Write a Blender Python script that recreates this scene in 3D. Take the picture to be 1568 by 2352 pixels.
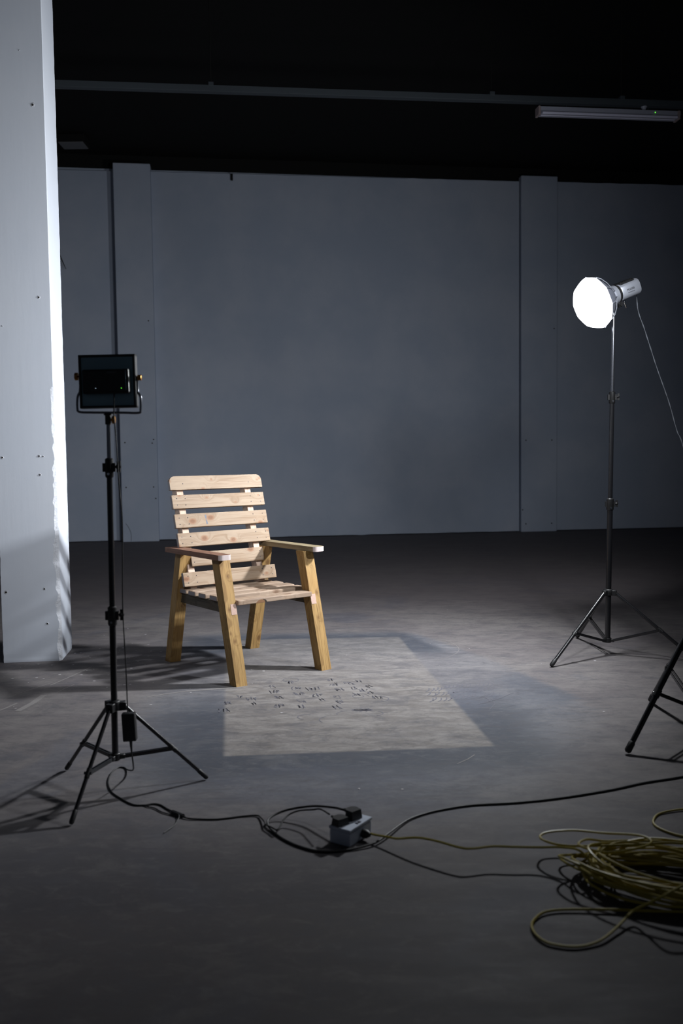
import bpy, bmesh, math, random
from mathutils import Vector, Matrix, noise
random.seed(7)
D = bpy.data
for o in list(D.objects): D.objects.remove(o, do_unlink=True)
SC = bpy.context.scene
COL = SC.collection
V = Vector
PI = math.pi

# ------------------------------------------------------------------ camera
CAM_H = 1.15
pitch = math.atan((1176 - 1049) / 2070.0); roll = 0.012
F = V((0, math.cos(pitch), -math.sin(pitch))); R = V((1, 0, 0)); U = R.cross(F)
cr, sr = math.cos(roll), math.sin(roll)
r_ = cr * R - sr * U; u_ = sr * R + cr * U
cam = D.cameras.new('camera'); camo = D.objects.new('camera', cam); COL.objects.link(camo)
m = Matrix((r_, u_, -F)).transposed().to_4x4(); m.translation = V((0, 0, CAM_H))
camo.matrix_world = m
cam.sensor_fit = 'VERTICAL'; cam.sensor_height = 36; cam.sensor_width = 24
cam.lens = 2070 / 2352 * 36
cam.clip_start = .05; cam.clip_end = 100
cam.dof.use_dof = True; cam.dof.focus_distance = 5.0; cam.dof.aperture_fstop = 2.8
SC.camera = camo

# ------------------------------------------------------------------ world, light levels
W = D.worlds.new('world'); SC.world = W; W.use_nodes = True
W.node_tree.nodes['Background'].inputs[0].default_value = (.7, .8, 1, 1)
W.node_tree.nodes['Background'].inputs[1].default_value = .04
SC.view_settings.view_transform = 'Standard'; SC.view_settings.look = 'None'
SC.view_settings.exposure = 0.0; SC.view_settings.gamma = 1.0
SC.view_settings.use_curve_mapping = False
SOFT_W = 112.0       # softbox by the chair
EDGE_W = 45.0        # led panel on the stand at the right edge
EDGE_AIM = (-1.0, 5.9, 1.6); EDGE_SPREAD = 160
SOFT_SPREAD = 150
PANEL_W = 4.0       # led panel
HALL_W = 29.0        # lamp farther to the right in the hall
HALL_POS = (2.75, 6.0, 1.7)
LCOL = (.93, .965, 1.0)

# ------------------------------------------------------------------ materials
def mat(name, col=(.5, .5, .5), rough=.6, metal=0, spec=.5, emit=None, es=0):
    M = D.materials.new(name); M.use_nodes = True
    b = M.node_tree.nodes['Principled BSDF']
    b.inputs['Base Color'].default_value = (*col, 1)
    b.inputs['Roughness'].default_value = rough; b.inputs['Metallic'].default_value = metal
    b.inputs['Specular IOR Level'].default_value = spec
    if emit: b.inputs['Emission Color'].default_value = (*emit, 1); b.inputs['Emission Strength'].default_value = es
    return M
class NT:
    """small helper for writing node graphs"""
    def __init__(s, M): s.t = M.node_tree; s.b = s.t.nodes['Principled BSDF']
    def n(s, ty, **k):
        x = s.t.nodes.new(ty)
        for a, v in k.items(): setattr(x, a, v)
        return x
    def L(s, a, b): s.t.links.new(a, b)
    def set(s, inp, v):
        if hasattr(v, 'is_output'): s.L(v, inp)
        else: inp.default_value = v
    def math(s, op, a, b=0.0, c=None, clamp=False):
        x = s.n('ShaderNodeMath', operation=op, use_clamp=clamp); s.set(x.inputs[0], a); s.set(x.inputs[1], b)
        if c is not None: s.set(x.inputs[2], c)
        return x.outputs[0]
    def mix(s, f, a, b, mode='MIX'):
        x = s.n('ShaderNodeMix', data_type='RGBA', blend_type=mode)
        s.set(x.inputs[0], f); s.set(x.inputs[6], a if hasattr(a, 'is_output') else (*a, 1)); s.set(x.inputs[7], b if hasattr(b, 'is_output') else (*b, 1))
        return x.outputs[2]
    def noise(s, v, scale, detail=4, rough=.55, dist=0):
        x = s.n('ShaderNodeTexNoise'); s.L(v, x.inputs['Vector']); x.inputs['Scale'].default_value = scale
        x.inputs['Detail'].default_value = detail; x.inputs['Roughness'].default_value = rough; x.inputs['Distortion'].default_value = dist
        return x.outputs[0]
    def ramp(s, v, a, b):   # smooth 0..1 between a and b
        x = s.n('ShaderNodeMapRange', interpolation_type='SMOOTHSTEP'); s.set(x.inputs[0], v)
        x.inputs[1].default_value = a; x.inputs[2].default_value = b; x.inputs[3].default_value = 0; x.inputs[4].default_value = 1
        return x.outputs[0]
    def coord(s, kind='Object', sc=None, rot=None):
        c = s.n('ShaderNodeTexCoord').outputs[kind]
        if sc or rot:
            m = s.n('ShaderNodeMapping'); s.L(c, m.inputs[0])
            if sc: m.inputs['Scale'].default_value = sc
            if rot: m.inputs['Rotation'].default_value = rot
            c = m.outputs[0]
        return c
    def bump(s, h, strength=.2, dist=.01):
        x = s.n('ShaderNodeBump'); x.inputs['Strength'].default_value = strength; x.inputs['Distance'].default_value = dist
        s.L(h, x.inputs['Height']); s.L(x.outputs[0], s.b.inputs['Normal'])

def wood(name, base, dark, knot, grain=.35, knots=1.0):
    M = mat(name, base, .62, spec=.3); g = NT(M)
    rnd = g.n('ShaderNodeObjectInfo').outputs['Random']
    co = g.coord('Object')
    off = g.n('ShaderNodeVectorMath', operation='ADD'); g.L(co, off.inputs[0])
    cm = g.n('ShaderNodeCombineXYZ'); g.L(g.math('MULTIPLY', rnd, 37.0), cm.inputs[0]); g.L(g.math('MULTIPLY', rnd, 11.0), cm.inputs[1])
    g.L(cm.outputs[0], off.inputs[1]); p = off.outputs[0]
    # knots: cells stretched along the board
    mp = g.n('ShaderNodeMapping'); g.L(p, mp.inputs[0]); mp.inputs['Scale'].default_value = (6.2, 9.0, 1)
    vo = g.n('ShaderNodeTexVoronoi', voronoi_dimensions='2D'); g.L(mp.outputs[0], vo.inputs['Vector']); vo.inputs['Scale'].default_value = 1
    kd = g.math('ADD', vo.outputs['Distance'], g.math('MULTIPLY', g.math('SUBTRACT', g.noise(p, 60, 2), .5), .03))
    sep = g.n('ShaderNodeSeparateColor'); g.L(vo.outputs['Color'], sep.inputs[0])
    kd = g.math('ADD', kd, g.math('MULTIPLY', g.ramp(sep.outputs[0], .25, .8), .10))   # knots of different sizes, some missing
    near = g.ramp(kd, .45, .05)
    gp = g.n('ShaderNodeMapping'); g.L(p, gp.inputs[0]); gp.inputs['Scale'].default_value = (2.2, 42, 42)
    gv = g.n('ShaderNodeVectorMath', operation='ADD'); g.L(gp.outputs[0], gv.inputs[0])
    cc = g.n('ShaderNodeCombineXYZ'); g.L(g.math('MULTIPLY', near, 2.2), cc.inputs[1]); g.L(cc.outputs[0], gv.inputs[1])
    n1 = g.noise(gv.outputs[0], 1.0, 5, .6, .7)
    fine = g.n('ShaderNodeMapping'); g.L(p, fine.inputs[0]); fine.inputs['Scale'].default_value = (9, 260, 260)
    n2 = g.noise(fine.outputs[0], 1.0, 3, .5)
    n3 = g.noise(p, 5.0, 3, .5)
    c = g.mix(g.ramp(n1, .42, .72), base, dark)
    c = g.mix(g.math('MULTIPLY', g.ramp(n2, .4, .8), grain), c, tuple(x * .6 for x in dark))
    c = g.mix(g.math('MULTIPLY', g.ramp(n3, .45, .75), .45), c, tuple(x * .8 for x in base[:1]) + (base[1] * .68, base[2] * .55))
    ring = g.math('MULTIPLY', g.ramp(kd, .20, .09), knots * .7)
    c = g.mix(ring, c, knot)
    core = g.math('MULTIPLY', g.math('MULTIPLY', g.ramp(kd, .11, .07), g.math('ADD', .45, g.math('MULTIPLY', g.math('SINE', g.math('MULTIPLY', kd, 150.0)), .18))), knots)
    c = g.mix(core, c, tuple(x * .5 for x in knot))
    g.L(c, g.b.inputs['Base Color'])
    g.bump(g.math('ADD', n1, g.math('MULTIPLY', n2, .6)), .3, .002)
    return M

M_pale = wood('sanded_pine', (.345, .258, .182), (.245, .162, .10), (.25, .105, .045))
M_tan = wood('treated_pine', (.42, .262, .10), (.25, .145, .052), (.12, .05, .018), .85, .8)
M_arm = wood('weathered_pine', (.30, .245, .155), (.19, .15, .09), (.08, .05, .03), .4, .4)
M_seat = wood('seat_pine', (.40, .30, .225), (.24, .165, .12), (.15, .07, .035), .5, .7)
M_red = wood('reddish_pine', (.24, .125, .085), (.14, .068, .046), (.06, .02, .012), .4, .6)
M_stile = wood('cut_pine', (.62, .47, .38), (.5, .3, .2), (.3, .13, .07), .2, .3)
M_rail = wood('grey_pine', (.10, .085, .065), (.05, .04, .03), (.03, .02, .012), .5, .5)
def endgrain(name, c1, c2):
    M = mat(name, c1, .75, spec=.2); g = NT(M)
    co = g.coord('Object', (1, 1, 1))
    w = g.n('ShaderNodeTexWave', wave_type='RINGS', rings_direction='X'); g.L(co, w.inputs[0])
    w.inputs['Scale'].default_value = 55; w.inputs['Distortion'].default_value = 2
    g.L(g.mix(g.math('MULTIPLY', w.outputs[1], .6), c1, c2), g.b.inputs['Base Color'])
    return M
M_end = endgrain('end_grain', (.56, .40, .34), (.42, .26, .20))
M_endgrey = endgrain('weathered_end_grain', (.34, .32, .34), (.22, .2, .2))
M_cap = endgrain('sawn_arm_end', (.58, .50, .49), (.50, .40, .38))

M_black = mat('black_powder_coat', (.012, .012, .014), .26, spec=.7)
M_plastic = mat('black_plastic', (.015, .015, .016), .45)
M_rubber = mat('black_rubber', (.012, .012, .013), .55)
M_chrome = mat('dark_chrome', (.22, .23, .26), .22, .9)
M_silver = mat('silver_paint', (.40, .42, .48), .36, .4)
M_steel = mat('bright_steel', (.6, .62, .66), .2, 1)
M_gold = mat('gold_knob', (.62, .30, .07), .3, .9)
M_teal = mat('teal_grey_back', (.27, .44, .52), .5)
M_yellow = mat('olive_yellow_cable', (.46, .37, .055), .4)
M_box = mat('white_socket_plastic', (.55, .60, .70), .35)
M_green = mat('green_indicator', (.05, .4, .02), .5, emit=(.15, 1, .05), es=2.0)
M_white_led = mat('white_indicator', (.5, .6, .7), .5, emit=(.6, .8, 1), es=.6)
M_diff = mat('glowing_diffuser', (.9, .9, .9), .6, emit=(.95, .97, 1), es=6)
M_shell = mat('softbox_fabric', (.16, .17, .21), .6)
M_rail_m = mat('galvanised_rail', (.045, .055, .065), .55, .2)
M_batten = mat('grey_batten_enamel', (.30, .31, .38), .5)
M_tube = mat('fluorescent_tube_off', (.50, .50, .62), .3)
M_dark = mat('black_ceiling', (.012, .012, .012), .9, spec=.1)
M_screw = mat('screw_head', (.10, .10, .14), .5, .4)
M_hole = mat('hole_dark', (.03, .025, .02), .9)

# ---- painted blockwork
def plaster(name, a, b, bump=.3):
    M = mat(name, a, .75, spec=.25); g = NT(M); co = g.coord('Object')
    n1 = g.noise(co, 1.1, 4, .6); n2 = g.noise(co, 40, 4, .6); n3 = g.noise(g.coord('Object', (9, 9, 1.2)), 3, 4, .6)
    c = g.mix(g.ramp(n1, .35, .7), a, b)
    c = g.mix(g.math('MULTIPLY', g.ramp(n3, .5, .8), .12), c, tuple(x * .8 for x in b))
    g.L(c, g.b.inputs['Base Color'])
    h = g.math('ADD', g.math('MULTIPLY', n2, .4), g.math('MULTIPLY', n3, .8)); g.bump(h, bump, .004)
    return M
M_wall = plaster('painted_wall', (.36, .41, .51), (.42, .46, .55), .15)
M_pillar = plaster('painted_pillar', (.78, .83, .93), (.83, .87, .955), .12)
M_rough = mat('broken_plaster', (.72, .74, .80), .95, spec=.1)
g = NT(M_rough); g.bump(g.noise(g.coord('Object'), 90, 6, .7), .6, .01)

# ---- concrete floor with the cleaned rectangle and the bluish stain round it
M_floor = mat('stained_concrete', (.2, .19, .19), .6, spec=.25); g = NT(M_floor)
co = g.coord('Object'); sp = g.n('ShaderNodeSeparateXYZ'); g.L(co, sp.inputs[0]); X, Y = sp.outputs[0], sp.outputs[1]
nbig = g.noise(co, .9, 5, .6); nmid = g.noise(g.coord('Object', (1, 1, 1), (0, 0, .4)), 3.5, 6, .65, .6); nfine = g.noise(co, 60, 4, .7)
nst = g.noise(g.coord('Object', (1.2, 5, 1), (0, 0, .25)), 2.0, 6, .7, .5)
def poly(pts, soft, wob=0.0, nz=None):
    """product of half planes of a convex polygon listed clockwise; soft[i] = edge softness"""
    out = None; n_ = len(pts)
    for i in range(n_):
        (x0, y0), (x1, y1) = pts[i], pts[(i + 1) % n_]
        dx, dy = x1 - x0, y1 - y0; l = math.hypot(dx, dy); nx, ny = dy / l, -dx / l   # inward for clockwise
        d = g.math('ADD', g.math('MULTIPLY', g.math('SUBTRACT', X, x0), nx), g.math('MULTIPLY', g.math('SUBTRACT', Y, y0), ny))
        if nz is not None: d = g.math('ADD', d, g.math('MULTIPLY', g.math('SUBTRACT', nz, .5), wob[i] if isinstance(wob, (list, tuple)) else wob))
        s = soft[i]; e = g.ramp(d, -s, s)
        out = e if out is None else g.math('MULTIPLY', out, e)
    return out
patch = poly([(-.465, 3.419), (-.74, 5.64), (.356, 5.679), (.593, 3.5)], [.012, .03, .012, .012], .012, nfine)
nedge = g.noise(g.coord('Object', (3, 14, 1), (0, 0, .9)), 2.2, 5, .7)
stain = poly([(-.80, 3.05), (-.95, 4.3), (-.95, 5.80), (.46, 5.80), (.86, 4.95), (1.10, 4.12), (.86, 3.30), (.3, 2.75)],
             [.25, .12, .1, .04, .05, .22, .3, .35], [.5, .3, .2, .12, .22, .5, .6, .7], nedge)
nsm = g.noise(g.coord('Object', (1.0, 2.4, 1), (0, 0, .15)), 9.0, 8, .75, .6)
base = g.mix(g.ramp(nbig, .35, .68), (.150, .135, .137), (.195, .180, .176))
base = g.mix(g.math('MULTIPLY', g.ramp(nmid, .42, .68), .55), base, (.105, .093, .102))
base = g.mix(g.math('MULTIPLY', g.ramp(nst, .5, .72), .5), base, (.235, .22, .212))
nd = g.noise(g.coord('Object', (2.2, 6, 1), (0, 0, .3)), 2.6, 8, .72, .9)
blue = g.mix(g.ramp(nmid, .36, .62), (.150, .156, .178), (.096, .105, .130))
blue = g.mix(g.math('MULTIPLY', g.ramp(nd, .45, .66), .6), blue, (.205, .205, .215))
c = g.mix(g.math('MULTIPLY', g.math('MULTIPLY', stain, g.math('SUBTRACT', .88, g.math('MULTIPLY', g.math('MULTIPLY', g.ramp(Y, 4.1, 4.6), g.ramp(Y, 5.5, 5.1)), .45))), 1.0), base, blue)
# darker tide line hugging the cleaned rectangle, strongest at its near side
rim_ = poly([(-.72, 3.16), (-1.02, 5.78), (.40, 5.83), (.76, 4.8), (.80, 3.26)], [.22, .10, .05, .14, .13], [.16, .1, .1, .18, .16], nd)
rim_ = g.math('MULTIPLY', g.math('MULTIPLY', rim_, g.ramp(nmid, .80, .50)), g.math('MAXIMUM', g.ramp(Y, 4.35, 3.95), g.ramp(Y, 5.05, 5.35)))
c = g.mix(g.math('MULTIPLY', rim_, .95), c, (.055, .062, .080))
edge_ = poly([(.74, 4.55), (.92, 4.72), (1.12, 4.20), (.98, 4.04)], [.08, .03, .05, .12], [.2, .10, .1, .2], nedge)
c = g.mix(g.math('MULTIPLY', edge_, .6), c, (.075, .085, .11))
pc = g.mix(g.ramp(nd, .38, .64), (.160, .145, .136), (.255, .237, .226))
pc = g.mix(g.math('MULTIPLY', g.ramp(nmid, .50, .68), .45), pc, (.165, .155, .155))
lo = g.ramp(Y, 4.45, 5.0)
c = g.mix(g.math('MULTIPLY', patch, g.math('SUBTRACT', .95, g.math('MULTIPLY', lo, .35))), c, pc)
# older dark band in the foreground with a straight far edge left by another mat
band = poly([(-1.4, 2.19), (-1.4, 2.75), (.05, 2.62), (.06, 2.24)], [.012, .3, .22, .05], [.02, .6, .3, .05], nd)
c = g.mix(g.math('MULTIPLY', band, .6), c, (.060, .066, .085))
c = g.mix(g.math('MULTIPLY', g.ramp(g.math('ADD', Y, g.math('MULTIPLY', g.math('SUBTRACT', nbig, .5), 1.2)), 3.3, 2.1), .75), c, (.066, .059, .064))  # near floor darkened in its colour, standing in for the light falling off
# wandering bluish stains elsewhere
ns2 = g.noise(g.coord('Object', (1, 1, 1), (0, 0, 1.1)), .7, 5, .62, .8)
c = g.mix(g.math('MULTIPLY', g.ramp(ns2, .58, .66), g.math('MULTIPLY', g.math('SUBTRACT', 1.0, patch), .45)), c, (.09, .098, .13))
c = g.mix(g.math('MULTIPLY', g.ramp(nfine, .45, .8), .35), c, (.07, .065, .07))
nm2 = g.noise(g.coord('Object', (1, 1.8, 1), (0, 0, -.3)), 4.2, 9, .78, .5)
c = g.mix(g.math('MULTIPLY', g.ramp(nm2, .50, .62), .50), c, (.088, .086, .098))
c = g.mix(g.math('MULTIPLY', g.ramp(nm2, .50, .38), .14), c, (.250, .235, .228))
c = g.mix(g.math('MULTIPLY', g.ramp(nsm, .50, .66), .50), c, (.082, .078, .086))
c = g.mix(g.math('MULTIPLY', g.ramp(nsm, .48, .34), .14), c, (.29, .272, .265))
# a long pale joint line running across the bay
jl = g.math('ABSOLUTE', g.math('SUBTRACT', g.math('ADD', Y, g.math('MULTIPLY', X, -.12)), 4.76))
jl = g.math('SUBTRACT', 1.0, g.ramp(g.math('ADD', jl, g.math('MULTIPLY', g.math('SUBTRACT', nmid, .5), .03)), .002, .010))
c = g.mix(g.math('MULTIPLY', jl, .25), c, (.30, .28, .27))
far = g.ramp(Y, 5.9, 7.6)  # farther floor browner, with shade painted into its colour as well
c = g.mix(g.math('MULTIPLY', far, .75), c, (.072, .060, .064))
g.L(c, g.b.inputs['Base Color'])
g.set(g.b.inputs['Roughness'], g.math('ADD', .55, g.math('MULTIPLY', nst, .25)))
g.bump(g.math('ADD', nfine, nmid), .12, .004)

# ------------------------------------------------------------------ mesh helpers
def link(name, bm, mats, parent=None, matrix=None, smooth=False, local=True):
    me = D.meshes.new(name)
    bmesh.ops.recalc_face_normals(bm, faces=bm.faces)
    if matrix is not None and not local: bm.transform(matrix.inverted())
    bm.to_mesh(me); bm.free()
    if not isinstance(mats, (list, tuple)): mats = [mats]
    for x in mats: me.materials.append(x)
    if smooth:
        for p in me.polygons: p.use_smooth = True
        if hasattr(me, 'set_sharp_from_angle'): me.set_sharp_from_angle(angle=math.radians(40))
    o = D.objects.new(name, me); COL.objects.link(o)
    if parent: o.parent = parent
    if matrix is not None: o.matrix_local = matrix
    return o
def thing(name, label, cat, loc=(0, 0, 0), matrix=None, group=None):
    o = D.objects.new(name, None); COL.objects.link(o); o.empty_display_size = .1
    if matrix is not None: o.matrix_world = matrix
    else: o.location = loc
    o['label'] = label; o['category'] = cat
    if group: o['group'] = group
    return o
def struct(o): o['kind'] = 'structure'; return o
def stuff(o): o['kind'] = 'stuff'; return o
def box(bm, c, s, rot=None, mi=0):
    M_ = Matrix.Translation(c) @ ((rot if rot is not None else Matrix()) @ Matrix.Diagonal((*s, 1)))
    r = bmesh.ops.create_cube(bm, size=1, matrix=M_)
    for v in r['verts']:
        for f in v.link_faces: f.material_index = mi
    return r['verts']
def bevel(bm, w, seg=2, angle=30):
    es = [e for e in bm.edges if len(e.link_faces) == 2 and e.calc_face_angle(0) > math.radians(angle)]
    bmesh.ops.bevel(bm, geom=es, offset=w, segments=seg, profile=.6, affect='EDGES', clamp_overlap=True)
def catmull(pts, n=8):
    P = [V(p) for p in pts]; out = []
    P = [P[0] * 2 - P[1]] + P + [P[-1] * 2 - P[-2]]
    for i in range(1, len(P) - 2):
        for k in range(n):
            t = k / n; a, b, c_, d = P[i - 1:i + 3]
            out.append(.5 * ((2 * b) + (c_ - a) * t + (2 * a - 5 * b + 4 * c_ - d) * t * t + (3 * b - a - 3 * c_ + d) * t ** 3))
    out.append(P[-2]); return out
def tube(bm, pts, r, seg=8, mi=0, caps=True):
    pts = [V(p) for p in pts]; rings = []; n = len(pts)
    rr = r if isinstance(r, (list, tuple)) else [r] * n
    t0 = (pts[1] - pts[0]).normalized(); up = V((0, 0, 1)) if abs(t0.z) < .9 else V((1, 0, 0))
    nrm = (up - t0 * up.dot(t0)).normalized()
    for i, p in enumerate(pts):
        t = (pts[min(i + 1, n - 1)] - pts[max(i - 1, 0)]).normalized()
        nrm = (nrm - t * nrm.dot(t)).normalized(); b = t.cross(nrm)
        rings.append([bm.verts.new(p + (nrm * math.cos(a) + b * math.sin(a)) * rr[i]) for a in [2 * PI * k / seg for k in range(seg)]])
    for i in range(n - 1):
        for k in range(seg):
            f = bm.faces.new((rings[i][k], rings[i][(k + 1) % seg], rings[i + 1][(k + 1) % seg], rings[i + 1][k])); f.material_index = mi
    if caps:
        f = bm.faces.new(rings[0][::-1]); f.material_index = mi
        f = bm.faces.new(rings[-1]); f.material_index = mi
def prism(bm, pts, z0, z1, mi=0):
    a = [bm.verts.new((x, y, z0)) for x, y in pts]; b = [bm.verts.new((x, y, z1)) for x, y in pts]; n = len(pts)
    bm.faces.new(a[::-1]).material_index = mi; bm.faces.new(b).material_index = mi
    for i in range(n): bm.faces.new((a[i], a[(i + 1) % n], b[(i + 1) % n], b[i])).material_index = mi
def frame(x, y, z, o): return Matrix(((x[0], y[0], z[0], o[0]), (x[1], y[1], z[1], o[1]), (x[2], y[2], z[2], o[2]), (0, 0, 0, 1)))
def endmat(bm, half, idx=1):
    for f in bm.faces:
        c_ = f.calc_center_median()
        if abs(f.normal.x) > .8 and abs(c_.x) > half - .002: f.material_index = idx
def rod(name, a, b, r, m, parent, seg=12, sm=True):
    bm = bmesh.new(); tube(bm, [a, b], r, seg); return link(name, bm, m, parent, smooth=sm)

# ------------------------------------------------------------------ hall
yaw = math.radians(7.81)
Wt = V((math.cos(yaw), math.sin(yaw), 0)); Wn = V((math.sin(yaw), -math.cos(yaw), 0))    # along the wall, out of it
W0 = V((-2.587, 12.71, 0))
MW = frame(Wt, -Wn, V((0, 0, 1)), W0)    # local x along the wall, y into it
def wall_part(name, x0, x1, y0, y1, z0, z1, m, parent=None, bev=0):
    bm = bmesh.new(); box(bm, ((x0 + x1) / 2, (y0 + y1) / 2, (z0 + z1) / 2), (x1 - x0, y1 - y0, z1 - z0))
    if bev: bevel(bm, bev, 1)
    return link(name, bm, m, parent, MW if parent is None else None)

bm = bmesh.new(); bmesh.ops.create_grid(bm, x_segments=8, y_segments=8, size=1, matrix=Matrix.Translation((0, 5.4, 0)) @ Matrix.Diagonal((9.5, 9.4, 1, 1)))
ex = bmesh.ops.extrude_face_region(bm, geom=bm.faces[:]); bmesh.ops.translate(bm, vec=(0, 0, -.15), verts=[v for v in ex['geom'] if isinstance(v, bmesh.types.BMVert)])
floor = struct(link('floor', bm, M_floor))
wall = struct(wall_part('wall_back', -7, 14, 0.06, .3, 0, 5.15, M_wall))
# proud plaster bays and the two piers between them
def jag_panel(x0, x1, zt0, zt1, name, parent):
    """bay panel whose top and bottom edges are slightly broken"""
    bm = bmesh.new(); n = 40; fr = []; bk = []
    for i in range(n + 1):
        x = x0 + (x1 - x0) * i / n; zt = zt0 + (zt1 - zt0) * i / n
        a = zt + .012 * noise.noise((x * 5, 1, 0)); b = .012 + .012 * noise.noise((x * 6, 4, 0))
        fr.append((bm.verts.new((x, 0, b)), bm.verts.new((x, 0, a)))); bk.append((bm.verts.new((x, .062, b)), bm.verts.new((x, .062, a))))
    for i in range(n):
        bm.faces.new((fr[i][0], fr[i + 1][0], fr[i + 1][1], fr[i][1])); bm.faces.new((bk[i][0], bk[i][1], bk[i + 1][1], bk[i + 1][0]))
        bm.faces.new((fr[i][1], fr[i + 1][1], bk[i + 1][1], bk[i][1])); bm.faces.new((fr[i][0], bk[i][0], bk[i + 1][0], fr[i + 1][0]))
    for k in (0, n): bm.faces.new((fr[k][0], fr[k][1], bk[k][1], bk[k][0]))
    return link(name, bm, M_wall, parent)
jag_panel(-4.5, -.485, 5.09, 5.10, 'wall_panel', wall)
jag_panel(.012, 5.285, 5.11, 5.13, 'wall_panel', wall)
jag_panel(5.845, 12.5, 5.14, 5.17, 'wall_panel', wall)
wall_part('pier', -.485, .012, -.15, .061, 0, 5.17, M_wall, wall, .006)
wall_part('pier', 5.30, 5.85, -.06, .061, 0, 5.20, M_wall, wall, .006)
for x, z in ((-.03, 1.42), (-.42, 1.38), (-.05, 1.37), (-.42, .76), (-.045, .76), (-.02, .60), (-.06, 3.05)):
    bm = bmesh.new(); tube(bm, [(x, -.149, z), (x, -.153, z)], .010, 8); link('drill_hole', bm, M_hole, wall)
for x, z in ((5.37, 1.36), (5.77, 1.36), (5.37, .12), (5.77, .12), (5.32, .33), (5.80, 3.0)):
    bm = bmesh.new(); tube(bm, [(x, -.059, z), (x, -.063, z)], .010, 8); link('drill_hole', bm, M_hole, wall)
wall_part('bracket', 1.105, 1.135, -.03, .03, 5.02, 5.11, M_dark, wall)
# hairline crack at the foot of the left pier
bm = bmesh.new(); tube(bm, catmull([(-.44, -.151, .26), (-.40, -.151, .20), (-.37, -.151, .12), (-.37, -.151, .01)], 4), .0025, 4); link('crack', bm, M_hole, wall)
struct(wall_part('wall_above', -7, 14, .1, .3, 5.15, 5.6, M_dark))
bm = bmesh.new(); box(bm, (0, 5.4, 5.45), (19, 18.8, .2)); struct(link('ceiling', bm, M_dark))
bm = bmesh.new(); box(bm, (-9.6, 5.4, 2.65), (.2, 18.8, 5.4)); struct(link('wall_left', bm, M_wall))
bm = bmesh.new(); box(bm, (9.6, 5.4, 2.65), (.2, 18.8, 5.4)); struct(link('wall_right', bm, M_wall))

# loose cable on the wall beside the pillar
t = thing('hanging_cable', 'thin black cable hanging down the back wall beside the pillar, frayed at its end', 'cable', (-3.82, 12.47, 0))
bm = bmesh.new(); tube(bm, catmull([(0, 0, 5.14), (.005, 0, 4.7), (.02, -.01, 4.3), (.01, 0, 4.1), (-.02, 0, 4.05)], 6), .011, 6); link('cord', bm, M_rubber, t)
bm = bmesh.new(); tube(bm, [(-.02, 0, 4.05), (-.03, 0, 3.93), (.0, .0, 4.0), (.04, .0, 3.9), (.105, .0, 3.75)], [.012, .010, .009, .009, .004], 6); link('frayed_end', bm, M_rubber, t)

# ------------------------------------------------------------------ pillar
pyaw = math.radians(7.0)
px, py = V((math.cos(pyaw), math.sin(pyaw), 0)), V((-math.sin(pyaw), math.cos(pyaw), 0))
PO = V((-1.938, 5.075, 0)); MP = frame(px, py, V((0, 0, 1)), PO)
PWd, PD, PH = .326, .345, 5.36
bm = bmesh.new(); rows = []; NZ = 420
def nz(z, s, k): return noise.noise((z * s, k * 7.3, 1.7))
for i in range(NZ + 1):
    z = PH * (i / NZ) ** 1.25
    dmg = max(0.0, min(1.0, (1.56 - z) / .12))
    w = .004 + dmg * (.016 + .014 * nz(z, 9, 1) + .012 * nz(z, 28, 2) + .004 * nz(z, 90, 3)); w = max(.003, w)
    if z > 1.3 and dmg > 0: w = .016 + .003 * nz(z, 30, 2)
    d = .004 + dmg * (.010 + .006 * nz(z, 14, 5) + .003 * nz(z, 70, 6)); d = max(.003, d)
    mid = .003 * dmg * nz(z, 60, 8)
    wl = .003 + .0025 * max(0, nz(z, 12, 9)) + .003 * max(0, nz(z, 40, 10)) + (.006 if 1.15 < z < 1.24 else 0)
    foot = .010 * max(0, 1 - z / .05) * (nz(z, 30, 3))
    j = .0008 * nz(z, 20, 12)
    prof = [(0 - foot, wl + .004), (wl, 0 - foot), (PWd * .35, -foot), (PWd * .7, -foot), (PWd - w, -foot), (PWd - w * .55 + mid, d * .55 - mid), (PWd - w * .15, d + .002), (PWd + foot + j, d + .010),
            (PWd + foot + j, PD * .5), (PWd + j * 2, PD - .01), (PWd - .01, PD), (.01, PD), (0, PD - .01)]
    rows.append([bm.verts.new((x, y, z)) for x, y in prof])
for i in range(NZ):
    for k in range(len(rows[0])):
        k2 = (k + 1) % len(rows[0]); f = bm.faces.new((rows[i][k], rows[i][k2], rows[i + 1][k2], rows[i + 1][k]))
        zc = rows[i][0].co.z
        if k in (4, 5) and zc < 1.57: f.material_index = 1
        if k in (6,) and zc < 1.57: f.material_index = 1
        if k == 0 and zc < 1.25: f.material_index = 1
bm.faces.new(rows[0][::-1]); bm.faces.new(rows[-1])
pillar = thing('pillar', 'square white-painted concrete pillar with a broken plaster corner at the left edge', 'pillar', matrix=MP)
link('shaft', bm, [M_pillar, M_rough], pillar)
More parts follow.
